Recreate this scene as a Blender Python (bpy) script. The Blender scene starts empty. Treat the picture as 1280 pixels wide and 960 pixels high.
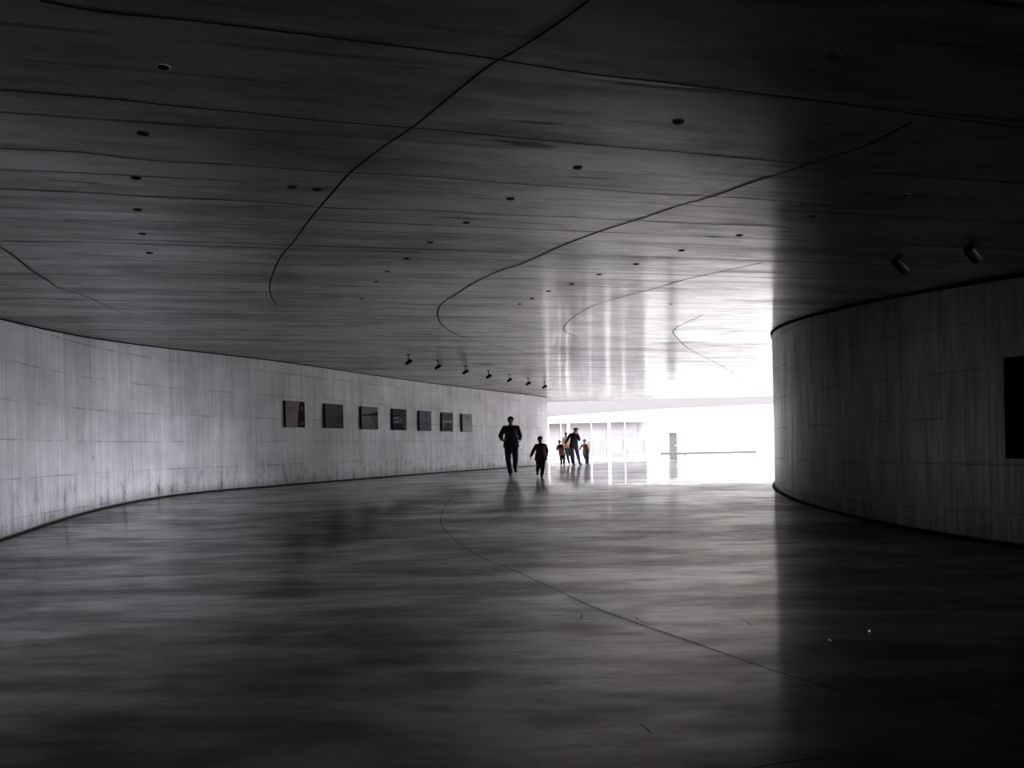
import bpy, bmesh, math, random
from mathutils import Vector, Matrix, Euler
random.seed(7)
S = bpy.context.scene
C = S.collection
PI = math.pi

# ------------------------------------------------------------------ camera (level, slight roll, vertical lens shift)
EYE = Vector((0, 0, 0.85))
ROLL, FPX, PX0, PY0 = 0.02, 1000.0, 640.0, 558.7
RV = Vector((math.cos(ROLL), 0, -math.sin(ROLL)))
UV_ = Vector((math.sin(ROLL), 0, math.cos(ROLL)))
cam = bpy.data.objects.new('camera', bpy.data.cameras.new('camera'))
C.objects.link(cam)
cam.matrix_world = Matrix(((RV.x, UV_.x, 0, EYE.x), (RV.y, UV_.y, -1, EYE.y), (RV.z, UV_.z, 0, EYE.z), (0, 0, 0, 1)))
cam.data.sensor_width = 36.0
cam.data.lens = FPX / 1280 * 36.0
cam.data.shift_y = (PY0 - 480.0) / 1280.0
cam.data.clip_start, cam.data.clip_end = 0.05, 500
S.camera = cam

HT = 3.1                                            # clear height of the passage


def fz(y):                                          # the floor: level far away, a gentle ramp down, level again near the viewer
    sp = lambda t: t if t > 30 else math.log1p(math.exp(t))
    return -0.052 * 0.8 * (sp((17.0 - y) / 0.8) - sp((8.6 - y) / 0.8))



def cz(y):                                          # the soffit: follows the ramp and keeps falling towards the viewer
    sp = lambda t: t if t > 30 else math.log1p(math.exp(t))
    return HT - 0.052 * 0.8 * sp((17.0 - y) / 0.8)


def surf(y, off):
    return cz(y) if off else fz(y)


def ray(px, py):
    return (RV * ((px - PX0) / FPX) + UV_ * ((PY0 - py) / FPX) + Vector((0, 1, 0)))


def hit_h(px, py, off):                             # where a sight line meets the floor (off 0) or the ceiling (off HT)
    d = ray(px, py)
    lo, hi = 0.5, 120.0
    f = lambda t: (EYE.z + d.z * t) - surf(d.y * t, off)
    if f(lo) * f(hi) > 0:
        return None
    for _ in range(60):
        m = (lo + hi) / 2
        if f(lo) * f(m) <= 0:
            hi = m
        else:
            lo = m
    return EYE + d * lo


# ------------------------------------------------------------------ small mesh kit
class MB:
    def __init__(self):
        self.v, self.f, self.m = [], [], []

    def add(self, vs, fs, mi=0):
        b = len(self.v)
        self.v += [tuple(p) for p in vs]
        for f in fs:
            self.f.append(tuple(b + i for i in f)); self.m.append(mi)
        return self

    def box(self, c, s, rot=None, mi=0):
        c = Vector(c); vs = []
        for x in (-.5, .5):
            for y in (-.5, .5):
                for z in (-.5, .5):
                    p = Vector((x * s[0], y * s[1], z * s[2]))
                    vs.append(c + (rot @ p if rot else p))
        return self.add(vs, [(0, 1, 3, 2), (4, 6, 7, 5), (0, 4, 5, 1), (2, 3, 7, 6), (0, 2, 6, 4), (1, 5, 7, 3)], mi)

    def tube(self, p0, p1, r0, r1=None, n=16, caps=True, mi=0):
        p0, p1 = Vector(p0), Vector(p1)
        r1 = r0 if r1 is None else r1
        d = (p1 - p0).normalized()
        a = d.orthogonal().normalized(); b = d.cross(a)
        vs = []
        for p, r in ((p0, r0), (p1, r1)):
            for i in range(n):
                t = 2 * PI * i / n
                vs.append(p + (a * math.cos(t) + b * math.sin(t)) * r)
        fs = [(i, (i + 1) % n, n + (i + 1) % n, n + i) for i in range(n)]
        if caps:
            fs += [tuple(reversed(range(n))), tuple(range(n, 2 * n))]
        return self.add(vs, fs, mi)

    def lathe(self, axis_p, axis_d, prof, n=24, mi=0):   # prof: (radius, distance along axis)
        p0 = Vector(axis_p); d = Vector(axis_d).normalized()
        a = d.orthogonal().normalized(); b = d.cross(a)
        vs = []
        for r, h in prof:
            for i in range(n):
                t = 2 * PI * i / n
                vs.append(p0 + d * h + (a * math.cos(t) + b * math.sin(t)) * r)
        fs = []
        for k in range(len(prof) - 1):
            for i in range(n):
                j = (i + 1) % n
                fs.append((k * n + i, k * n + j, (k + 1) * n + j, (k + 1) * n + i))
        fs.append(tuple(reversed(range(n))))
        fs.append(tuple(range((len(prof) - 1) * n, len(prof) * n)))
        return self.add(vs, fs, mi)

    def ell(self, c, r, rot=None, nu=16, nv=10, mi=0):
        c = Vector(c)
        r = (r, r, r) if not hasattr(r, '__len__') else r
        vs = []
        for j in range(1, nv):
            ph = PI * j / nv
            for i in range(nu):
                t = 2 * PI * i / nu
                p = Vector((r[0] * math.sin(ph) * math.cos(t), r[1] * math.sin(ph) * math.sin(t), r[2] * math.cos(ph)))
                vs.append(c + (rot @ p if rot else p))
        for s in (1, -1):
            p = Vector((0, 0, r[2] * s)); vs.append(c + (rot @ p if rot else p))
        fs = []
        for j in range(nv - 2):
            for i in range(nu):
                k = (i + 1) % nu
                fs.append((j * nu + i, (j + 1) * nu + i, (j + 1) * nu + k, j * nu + k))
        T, B = (nv - 1) * nu, (nv - 1) * nu + 1
        for i in range(nu):
            k = (i + 1) % nu
            fs.append((T, i, k)); fs.append((B, (nv - 2) * nu + k, (nv - 2) * nu + i))
        return self.add(vs, fs, mi)

    def cap(self, p0, r0, p1, r1):                       # tapered limb with round ends
        self.tube(p0, p1, r0, r1, n=14)
        self.ell(p0, r0, nu=14, nv=8); self.ell(p1, r1, nu=14, nv=8)
        return self

    def mesh(self, name):
        me = bpy.data.meshes.new(name)
        me.from_pydata(self.v, [], self.f)
        me.update()
        return me

    def build(self, name, mat, parent=None, smooth=False, bevel=0.0, recalc=True):
        me = self.mesh(name)
        mats = mat if isinstance(mat, (list, tuple)) else [mat]
        for m in mats:
            me.materials.append(m)
        if len(mats) > 1:
            for p, mi in zip(me.polygons, self.m):
                p.material_index = mi
        bm = bmesh.new(); bm.from_mesh(me)
        if recalc:
            bmesh.ops.recalc_face_normals(bm, faces=bm.faces)
        if bevel:
            bmesh.ops.bevel(bm, geom=[e for e in bm.edges if e.is_manifold and e.calc_face_angle(0) > .6], offset=bevel, segments=2, affect='EDGES', profile=.5)
        bm.to_mesh(me); bm.free()
        if smooth:
            for p in me.polygons:
                p.use_smooth = True
            try:
                me.set_sharp_from_angle(angle=math.radians(40))
            except Exception:
                pass
        o = bpy.data.objects.new(name, me)
        C.objects.link(o)
        if parent:
            o.parent = parent
        return o


def tag(o, label=None, cat=None, group=None, kind=None):
    if label: o['label'] = label
    if cat: o['category'] = cat
    if group: o['group'] = group
    if kind: o['kind'] = kind
    return o


def thing(name, label, cat, loc, rz=0.0, group=None):
    o = bpy.data.objects.new(name, None)
    o.empty_display_size = .1
    C.objects.link(o); o.location = loc; o.rotation_euler = (0, 0, rz)
    return tag(o, label, cat, group)


# ------------------------------------------------------------------ materials
class N:                                             # tiny node helper
    def __init__(self, name):
        self.mat = bpy.data.materials.new(name); self.mat.use_nodes = True
        self.nt = self.mat.node_tree; self.nt.nodes.clear()
        self.out = self.nt.nodes.new('ShaderNodeOutputMaterial')
        self.p = self.nt.nodes.new('ShaderNodeBsdfPrincipled')
        self.nt.links.new(self.p.outputs[0], self.out.inputs[0])

    def n(self, t, **kw):
        x = self.nt.nodes.new(t)
        for k, v in kw.items(): setattr(x, k, v)
        return x

    def l(self, a, b): self.nt.links.new(a, b)

    def put(self, v, sock):
        if isinstance(v, (int, float)): sock.default_value = v
        elif isinstance(v, (tuple, list)): sock.default_value = v
        else: self.l(v, sock)

    def math(self, op, a, b=0.0, c=0.0, clamp=False):
        x = self.n('ShaderNodeMath', operation=op); x.use_clamp = clamp
        self.put(a, x.inputs[0]); self.put(b, x.inputs[1])
        if len(x.inputs) > 2: self.put(c, x.inputs[2])
        return x.outputs[0]

    def ramp(self, v, a, b, lo=0.0, hi=1.0):
        x = self.n('ShaderNodeMapRange', interpolation_type='SMOOTHSTEP')
        self.put(v, x.inputs[0]); self.put(a, x.inputs[1]); self.put(b, x.inputs[2]); self.put(lo, x.inputs[3]); self.put(hi, x.inputs[4])
        return x.outputs[0]

    def noise(self, vec, scale=1.0, detail=4.0, rough=.55, dist=0.0):
        x = self.n('ShaderNodeTexNoise')
        self.l(vec, x.inputs['Vector']); x.inputs['Scale'].default_value = scale
        x.inputs['Detail'].default_value = detail; x.inputs['Roughness'].default_value = rough
        x.inputs['Distortion'].default_value = dist
        return x.outputs[0]

    def mapv(self, vec, scale=(1, 1, 1), rot=(0, 0, 0), loc=(0, 0, 0)):
        x = self.n('ShaderNodeMapping')
        self.l(vec, x.inputs[0]); x.inputs['Scale'].default_value = scale; x.inputs['Rotation'].default_value = rot; x.inputs['Location'].default_value = loc
        return x.outputs[0]

    def mix(self, f, a, b):
        x = self.n('ShaderNodeMix', data_type='RGBA')
        self.put(f, x.inputs[0]); self.put(a, x.inputs[6]); self.put(b, x.inputs[7])
        return x.outputs[2]

    def sep(self, v):
        x = self.n('ShaderNodeSeparateXYZ'); self.l(v, x.inputs[0]); return x.outputs

    def bump(self, h, strength=.3, dist=.02):
        x = self.n('ShaderNodeBump'); x.inputs['Strength'].default_value = strength; x.inputs['Distance'].default_value = dist
        self.l(h, x.inputs['Height']); self.l(x.outputs[0], self.p.inputs['Normal'])
        return x

    def worn(self, mask, col):                        # mask 1: sealed and glossy, 0: bare and matt
        d = self.n('ShaderNodeBsdfDiffuse'); self.l(col, d.inputs[0])
        mx = self.n('ShaderNodeMixShader'); self.l(mask, mx.inputs[0])
        self.l(d.outputs[0], mx.inputs[1]); self.l(self.p.outputs[0], mx.inputs[2]); self.l(mx.outputs[0], self.out.inputs[0])

    def obj(self): return self.n('ShaderNodeTexCoord').outputs['Object']

    def uv(self, name): return self.n('ShaderNodeUVMap', uv_map=name).outputs[0]


def g(v, tint=(1, 1, 1)): return (v * tint[0], v * tint[1], v * tint[2], 1)


def simple(name, col, rough=.6, metal=0.0, spec=.5, var=.12, scale=30.0):
    m = N(name)
    nz = m.noise(m.obj(), scale, 3)
    c = m.mix(nz, tuple(x * (1 - var) for x in col[:3]) + (1,), tuple(min(1, x * (1 + var)) for x in col[:3]) + (1,))
    m.l(c, m.p.inputs['Base Color'])
    m.p.inputs['Roughness'].default_value = rough; m.p.inputs['Metallic'].default_value = metal
    m.p.inputs['Specular IOR Level'].default_value = spec
    return m.mat


def line_mask(m, coord, period, off, half):          # 1 on a thin line each period
    t = m.math('DIVIDE', m.math('SUBTRACT', coord, off), period)
    d = m.math('ABSOLUTE', m.math('SUBTRACT', m.math('FRACT', m.math('ADD', t, .5)), .5))
    return m.ramp(d, half / period, 0.0)


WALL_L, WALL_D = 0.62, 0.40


def wall_mat(name, base, tint=(.985, 1.0, 1.085), zoff=.53, uper=.605, stain=1.0, rough=.6, spec=.3, seal=False):
    m = N(name)
    w = m.uv('wall'); h = m.uv('height')
    u, z, _ = m.sep(w)
    hh = m.sep(h)[1]
    hl = line_mask(m, z, .57, zoff, .018)
    vl = line_mask(m, u, uper, .1, .020)
    brk = m.ramp(m.noise(m.mapv(w, (1.3, 1.3, 1)), 1.0, 3), .38, .62)
    brk2 = m.ramp(m.noise(m.mapv(w, (2.2, 1.1, 1), loc=(5, 3, 0)), 1.0, 3), .40, .62)
    streak = m.noise(m.mapv(w, (5.5, .28, 1)), 1.0, 6, .65)
    fine = m.noise(m.mapv(w, (22, 1.1, 1)), 1.0, 4, .6)
    blotch = m.noise(m.mapv(w, (.55, .8, 1), loc=(2, 7, 0)), 1.0, 4, .6)
    # tone differences between panels
    cell = m.n('ShaderNodeTexWhiteNoise', noise_dimensions='2D')
    cx = m.n('ShaderNodeCombineXYZ')
    m.l(m.math('FLOOR', m.math('DIVIDE', m.math('SUBTRACT', u, .1), uper)), cx.inputs[0])
    m.l(m.math('FLOOR', m.math('DIVIDE', m.math('SUBTRACT', z, zoff), .57)), cx.inputs[1])
    m.l(cx.outputs[0], cell.inputs[0])
    st2 = m.ramp(streak, .3, .7); fi2 = m.ramp(fine, .3, .7); bl2 = m.ramp(blotch, .3, .7)
    v = m.math('ADD', .82, m.math('MULTIPLY', st2, .24))
    v = m.math('MULTIPLY', v, m.math('ADD', .92, m.math('MULTIPLY', fi2, .12)))
    v = m.math('MULTIPLY', v, m.math('ADD', .82, m.math('MULTIPLY', bl2, .30)))
    v = m.math('MULTIPLY', v, m.math('ADD', .94, m.math('MULTIPLY', cell.outputs[0], .11)))
    # a few dark rust-grey seams running the full height
    seam = m.ramp(m.noise(m.mapv(w, (2.6, .10, 1), loc=(1, 4, 0)), 1.0, 2, .5), .60, .70)
    v = m.math('MULTIPLY', v, m.math('SUBTRACT', 1.0, m.math('MULTIPLY', m.math('MULTIPLY', seam, fi2), .32)))
    v = m.math('MULTIPLY', v, m.math('SUBTRACT', 1.0, m.math('MULTIPLY', m.math('MULTIPLY', hl, brk), .50)))
    v = m.math('MULTIPLY', v, m.math('SUBTRACT', 1.0, m.math('MULTIPLY', m.math('MULTIPLY', vl, brk2), .28)))
    # run-off marks and dirt with ragged shapes on the lower metre
    dirt = m.ramp(m.noise(m.mapv(w, (4.5, 1.5, 1), loc=(9, 1, 0)), 1.0, 6, .72), .50, .66)
    low = m.ramp(m.math('ADD', hh, m.math('MULTIPLY', fine, .5)), 1.25, .35)
    v = m.math('MULTIPLY', v, m.math('SUBTRACT', 1.0, m.math('MULTIPLY', m.math('MULTIPLY', dirt, low), .62 * stain)))
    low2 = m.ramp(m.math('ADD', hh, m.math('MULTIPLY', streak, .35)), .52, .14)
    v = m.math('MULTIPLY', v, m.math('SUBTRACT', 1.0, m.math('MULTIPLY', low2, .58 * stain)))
    # small spalls
    vor = m.n('ShaderNodeTexVoronoi'); m.l(m.mapv(w, (1.5, 1.1, 1)), vor.inputs['Vector']); vor.inputs['Scale'].default_value = 1.0
    sp = m.ramp(m.math('ADD', vor.outputs['Distance'], m.math('MULTIPLY', fine, .10)), .105, .085)
    lowsp = m.ramp(hh, 1.5, 1.1)
    v = m.math('MULTIPLY', v, m.math('SUBTRACT', 1.0, m.math('MULTIPLY', m.math('MULTIPLY', sp, lowsp), .5 * stain)))
    col = m.n('ShaderNodeCombineColor')
    for i in range(3):
        m.l(m.math('MULTIPLY', v, base * tint[i]), col.inputs[i])
    m.l(col.outputs[0], m.p.inputs['Base Color'])
    if seal:
        m.worn(m.math('MULTIPLY', m.math('ADD', .60, m.math('MULTIPLY', st2, .40)), m.math('MULTIPLY', m.math('ADD', .60, m.math('MULTIPLY', fi2, .40)), m.math('SUBTRACT', 1.0, m.math('MULTIPLY', m.math('MAXIMUM', m.math('MULTIPLY', hl, brk), m.math('MULTIPLY', vl, brk2)), .45)))), col.outputs[0])
    m.p.inputs['Roughness'].default_value = rough
    m.p.inputs['Specular IOR Level'].default_value = spec
    hgt = m.math('ADD', m.math('MULTIPLY', streak, .35), m.math('MULTIPLY', fine, .2))
    hgt = m.math('SUBTRACT', hgt, m.math('ADD', m.math('MULTIPLY', hl, .5), m.math('MULTIPLY', vl, .5)))
    m.bump(hgt, .35, .008)
    return m.mat


CEIL_ANG = math.radians(15.5)


def ceiling_mat():
    m = N('ceiling_board_concrete')
    o = m.obj()
    r = m.mapv(o, (1, 1, 1), (0, 0, -CEIL_ANG))
    x, y, _ = m.sep(r)
    ln = line_mask(m, y, .31, .05, .022)
    ln2 = line_mask(m, y, .93, .36, .030)
    brk = m.ramp(m.noise(m.mapv(r, (.45, 3.2, 1)), 1.0, 4), .46, .64)
    brk2 = m.ramp(m.noise(m.mapv(r, (.35, 1.1, 1), loc=(3, 8, 0)), 1.0, 4), .36, .60)
    streak = m.noise(m.mapv(r, (.55, 2.4, 1)), 1.0, 8, .70)
    blotch = m.noise(m.mapv(r, (.5, 1.0, 1), loc=(4, 2, 0)), 1.0, 5, .62, .3)
    fine = m.noise(m.mapv(r, (2.2, 11, 1)), 1.0, 5, .62)
    cell = m.n('ShaderNodeTexWhiteNoise', noise_dimensions='1D')
    m.l(m.math('FLOOR', m.math('DIVIDE', m.math('SUBTRACT', y, .05), .31)), cell.inputs['W'])
    st2 = m.ramp(streak, .28, .72); bl2 = m.ramp(blotch, .28, .72); fi2 = m.ramp(fine, .25, .75)
    knots = m.ramp(m.noise(m.mapv(r, (1.1, 9.0, 1), loc=(7, 5, 0)), 1.0, 3, .5), .66, .74)
    v = m.math('ADD', .62, m.math('MULTIPLY', st2, .62))
    v = m.math('MULTIPLY', v, m.math('ADD', .58, m.math('MULTIPLY', bl2, .80)))
    v = m.math('MULTIPLY', v, m.math('ADD', .76, m.math('MULTIPLY', fi2, .48)))
    v = m.math('MULTIPLY', v, m.math('SUBTRACT', 1.0, m.math('MULTIPLY', knots, .6)))
    v = m.math('MULTIPLY', v, m.math('ADD', .90, m.math('MULTIPLY', cell.outputs[0], .2)))
    lm = m.math('MAXIMUM', m.math('MULTIPLY', m.math('MULTIPLY', ln, brk), .28), m.math('MULTIPLY', m.math('MULTIPLY', ln2, brk2), .75))
    v = m.math('MULTIPLY', v, m.math('SUBTRACT', 1.0, lm))
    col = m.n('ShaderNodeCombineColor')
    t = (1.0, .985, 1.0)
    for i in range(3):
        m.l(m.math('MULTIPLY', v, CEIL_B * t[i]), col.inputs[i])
    m.l(col.outputs[0], m.p.inputs['Base Color'])
    m.l(m.math('ADD', CEIL_R, m.math('MULTIPLY', blotch, .14)), m.p.inputs['Roughness'])
    sv = m.math('MULTIPLY', m.math('ADD', .66, m.math('MULTIPLY', st2, .50)), m.math('ADD', .74, m.math('MULTIPLY', fi2, .36)))
    sv = m.math('MULTIPLY', sv, m.math('ADD', .74, m.math('MULTIPLY', bl2, .50)))
    sv = m.math('MULTIPLY', sv, m.math('SUBTRACT', 1.0, m.math('MULTIPLY', knots, .6)))
    sv = m.math('MULTIPLY', sv, m.math('ADD', .88, m.math('MULTIPLY', cell.outputs[0], .28)))
    sv = m.math('MULTIPLY', m.math('SUBTRACT', 1.0, lm), sv, clamp=True)
    m.p.inputs['Specular IOR Level'].default_value = CEIL_S
    m.p.inputs['Specular Tint'].default_value = (1, .96, .94, 1)
    m.worn(sv, col.outputs[0])
    hgt = m.math('ADD', m.noise(m.mapv(r, (.10, 3.0, 1)), 1.0, 5, .65), 0.0)
    hgt = m.math('SUBTRACT', hgt, m.math('MULTIPLY', lm, .6))
    m.bump(hgt, .6, .006)
    m.p.inputs['Anisotropic'].default_value = ANISO_C
    tg = m.n('ShaderNodeTangent', direction_type='UV_MAP', uv_map='board')
    m.l(tg.outputs[0], m.p.inputs['Tangent'])
    m.p.inputs['Coat Weight'].default_value, m.p.inputs['Coat Roughness'].default_value = COAT_C
    return m.mat


def floor_mat():
    m = N('floor_polished_concrete')
    o = m.obj()
    big = m.noise(m.mapv(o, (.35, .6, 1)), 1.0, 5, .6, .4)
    mid = m.noise(m.mapv(o, (.9, 2.2, 1), loc=(3, 1, 0)), 1.0, 5, .62, .3)
    fine = m.noise(m.mapv(o, (4, 7, 1)), 1.0, 4, .6)
    v = m.math('ADD', .45, m.math('MULTIPLY', big, .7))
    v = m.math('MULTIPLY', v, m.math('ADD', .55, m.math('MULTIPLY', mid, .9)))
    v = m.math('MULTIPLY', v, m.math('ADD', .85, m.math('MULTIPLY', fine, .3)))
    col = m.n('ShaderNodeCombineColor')
    t = (1.0, .88, .80)
    for i in range(3):
        m.l(m.math('MULTIPLY', v, FLOOR_B * t[i]), col.inputs[i])
    m.l(col.outputs[0], m.p.inputs['Base Color'])
    mm = m.ramp(mid, .38, .62); bb = m.ramp(big, .36, .64)
    m.l(m.math('ADD', FLOOR_R, m.math('MULTIPLY', mm, .10)), m.p.inputs['Roughness'])
    m.p.inputs['Specular IOR Level'].default_value = FLOOR_S
    m.p.inputs['Specular Tint'].default_value = (1, .90, .84, 1)
    swirl = m.ramp(m.noise(m.mapv(o, (.45, 1.3, 1), loc=(6, 2, 0)), 1.0, 5, .6, .5), .36, .62)
    sv = m.math('ADD', .52, m.math('ADD', m.math('MULTIPLY', bb, .26), m.math('MULTIPLY', mm, .22)))
    sv = m.math('MULTIPLY', sv, m.math('MULTIPLY', m.math('ADD', .66, m.math('MULTIPLY', swirl, .52)), m.math('ADD', .80, m.math('MULTIPLY', m.ramp(m.noise(m.mapv(o, (1.5, 5.0, 1), loc=(2, 9, 0)), 1.0, 5, .65), .35, .65), .40))), clamp=True)
    m.worn(sv, col.outputs[0])
    hgt = m.math('ADD', m.noise(m.mapv(o, (.10, 2.2, 1)), 1.0, 4, .6), m.math('MULTIPLY', m.noise(m.mapv(o, (.25, 4.5, 1)), 1.0, 3, .5), .5))
    m.bump(hgt, .6, .012)
    m.p.inputs['Anisotropic'].default_value = ANISO_F
    tg = m.n('ShaderNodeTangent', direction_type='UV_MAP', uv_map='board')
    m.l(tg.outputs[0], m.p.inputs['Tangent'])
    m.p.inputs['Coat Weight'].default_value, m.p.inputs['Coat Roughness'].default_value = COAT_F
    return m.mat


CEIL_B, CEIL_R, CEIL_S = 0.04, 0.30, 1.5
ANISO_C, ANISO_F = 1.0, 1.0
COAT_C, COAT_F = (.60, .15), (.70, .10)
FLOOR_B, FLOOR_R, FLOOR_S = 0.014, 0.29, 1.6

M = {}
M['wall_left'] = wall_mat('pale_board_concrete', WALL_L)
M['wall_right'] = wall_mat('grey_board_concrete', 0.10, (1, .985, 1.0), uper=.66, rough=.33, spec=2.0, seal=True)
M['wall_back'] = wall_mat('back_board_concrete', 0.25)
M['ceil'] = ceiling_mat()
M['floor'] = floor_mat()
M['joint'] = simple('joint_shadow_gap', g(.02), .9, spec=.0, var=.6, scale=3)
M['floor_joint'] = simple('floor_saw_cut', g(.008), .9, spec=.1)
M['kerb'] = simple('kerb_concrete', g(.16, (1, .96, .92)), .6, var=.3, scale=4)
M['gap'] = simple('drain_gap', g(.014), .9, spec=.1)
M['white'] = simple('white_render', g(.26), .8, spec=.2, var=.015, scale=2)
M['fascia'] = simple('fascia_concrete', g(.025, (1, .985, 1.05)), .8, spec=.2, var=.03, scale=1.2)
M['frame'] = simple('white_aluminium', g(.45, (.97, 1, 1)), .4, var=.02)
M['room_wall'] = simple('interior_plaster', g(.40, (1, .975, .98)), .8, var=.03, scale=2)
M['room_blue'] = simple('interior_blue_grey_plaster', g(.30, (.94, .96, 1.08)), .8, var=.04, scale=2)
M['door'] = simple('grey_door_paint', g(.034, (1, .985, .97)), 1.0, spec=0, var=.06, scale=3)
M['doorframe'] = simple('door_frame_paint', g(.045), .6, var=.03)
M['bench'] = simple('bench_stone', g(.025), 1.0, spec=0, var=.05)
M['furn'] = simple('blue_grey_upholstery', g(.20, (.9, .95, 1.2)), .7)
M['furn2'] = simple('slate_upholstery', g(.12, (.92, .97, 1.2)), .7)
M['metal'] = simple('brushed_steel', g(.45), .35, 1.0)
M['black'] = simple('black_lamp_paint', g(.008), .5, spec=.12)
M['lens'] = simple('lamp_lens', g(.03), .1)
M['pit'] = simple('downlight_black_cup', g(.006), .8, spec=.1)
M['ring'] = simple('downlight_trim_metal', g(.02), .6, spec=.2)
M['ring_light'] = simple('downlight_pale_trim', g(.35), .4)
M['print_edge'] = simple('dark_print_mount', g(.010), .8, spec=.05)
M['speck'] = simple('floor_speck', g(.3), .8)


def glass_mat():
    m = N('haze_painted_glass')
    nt = m.nt
    tr = m.n('ShaderNodeBsdfTransparent'); tr.inputs[0].default_value = (.97, .98, 1, 1)
    m.p.inputs['Base Color'].default_value = (.14, .138, .148, 1); m.p.inputs['Roughness'].default_value = .08
    mx = m.n('ShaderNodeMixShader')
    nz = m.noise(m.obj(), .6, 2)
    m.l(m.math('ADD', .26, m.math('MULTIPLY', nz, .1)), mx.inputs[0])  # opaque share paints air haze and overexposure into the pane
    m.l(tr.outputs[0], mx.inputs[1]); m.l(m.p.outputs[0], mx.inputs[2]); m.l(mx.outputs[0], m.out.inputs[0])
    return m.mat


M['glass'] = glass_mat()

# ------------------------------------------------------------------ floor
XS = [-40, -20] + [x * 0.5 for x in range(-30, 61)] + [36, 45, 60]
YS = [-40, -20] + [y * 0.5 for y in range(-18, 110)] + [60, 80]
mb = MB()
nx = len(XS)
mb.add([(x, y, fz(y)) for y in YS for x in XS],
       [(j * nx + i, j * nx + i + 1, (j + 1) * nx + i + 1, (j + 1) * nx + i) for j in range(len(YS) - 1) for i in range(nx - 1)])


def board_uv(me):                                    # u runs along the boards / trowel marks
    lay = me.uv_layers.new(name='board')
    for l in me.loops:
        c = me.vertices[l.vertex_index].co
        lay.data[l.index].uv = (c.x, c.y)


def catmull(pts, n=6):
    out = []
    for i in range(len(pts) - 1):
        p0 = pts[max(0, i - 1)]; p1 = pts[i]; p2 = pts[i + 1]; p3 = pts[min(len(pts) - 1, i + 2)]
        for k in range(n):
            t = k / n
            out.append(0.5 * ((2 * p1) + (p2 - p0) * t + (2 * p0 - 5 * p1 + 4 * p2 - p3) * t * t + (3 * p1 - p0 - 3 * p2 + p3) * t ** 3))
    out.append(pts[-1])
    return out


def strip(mb, pix, off, width, lift, mi, n=6):       # a joint running over the floor or ceiling
    pts = [hit_h(x, y, off) for x, y in pix]
    pts = catmull([Vector((p.x, p.y, 0)) for p in pts if p], n)
    vs, fs = [], []
    for i, p in enumerate(pts):
        a = pts[max(0, i - 1)]; b = pts[min(len(pts) - 1, i + 1)]
        d = (b - a).normalized(); nrm = Vector((-d.y, d.x, 0)) * width * .5
        for q in (p - nrm, p + nrm):
            vs.append((q.x, q.y, surf(q.y, off) + lift))
    for i in range(len(pts) - 1):
        fs.append((2 * i, 2 * i + 1, 2 * i + 3, 2 * i + 2))
    mb.add(vs, fs, mi)


strip(mb, [(566, 620), (556, 634), (551, 648), (554, 660), (575, 680), (603, 697), (640, 712), (690, 735), (740, 758), (795, 779), (860, 801), (905, 817), (965, 838), (1030, 858), (1090, 878), (1140, 894)], 0, .011, .002, 1)
strip(mb, [(925, 963), (985, 953), (1040, 946), (1095, 935), (1160, 926)], 0, .010, .002, 1)
for pts in ([(795, 771), (798, 775), (810, 779)], [(716, 776), (726, 774), (727, 768)], [(800, 905), (806, 909), (814, 917)], [(922, 773), (932, 777), (940, 782)]):
    strip(mb, pts, 0, .007, .002, 1, 4)
floor = mb.build('floor', [M['floor'], M['floor_joint']], smooth=False, recalc=False)
for p in floor.data.polygons:
    p.use_smooth = p.material_index == 0
board_uv(floor.data)
tag(floor, kind='structure')

# ------------------------------------------------------------------ ceiling slab with its formwork joints
def yend(x):
    return 40.6 - (x - 1.8) * .11 if x < 13.25 else 27.0


CX = [x * .5 for x in range(-28, 27)] + [13.25, 13.2501] + [13.5 + .5 * i for i in range(0, 10)]
CX = sorted(set(CX))
CY = [y * .5 for y in range(-17, 53)]
NY2 = 28
mb = MB()
cols = []
for x in CX:
    ye = yend(x)
    ys = [y for y in CY] + [26.5 + (ye - 26.5) * k / NY2 for k in range(1, NY2 + 1)]
    cols.append([(x, y, cz(y)) for y in ys])
ny = len(cols[0])
mb.add([p for c in cols for p in c], [(i * ny + j, i * ny + j + 1, (i + 1) * ny + j + 1, (i + 1) * ny + j) for i in range(len(cols) - 1) for j in range(ny - 1)], 0)
base_n = len(mb.v)
# top and rim of the slab
mb.add([(p[0], p[1], p[2] + .45) for c in cols for p in c], [(i * ny + j, (i + 1) * ny + j, (i + 1) * ny + j + 1, i * ny + j + 1) for i in range(len(cols) - 1) for j in range(ny - 1)], 0)
nc = len(cols)
rim = []
for i in range(nc - 1):
    rim.append((i * ny + ny - 1, (i + 1) * ny + ny - 1)); rim.append((i * ny, (i + 1) * ny))
for j in range(ny - 1):
    rim.append((j, j + 1)); rim.append(((nc - 1) * ny + j, (nc - 1) * ny + j + 1))
for a, b in rim:
    mb.f.append((a, b, b + base_n, a + base_n)); mb.m.append(0)

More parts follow.
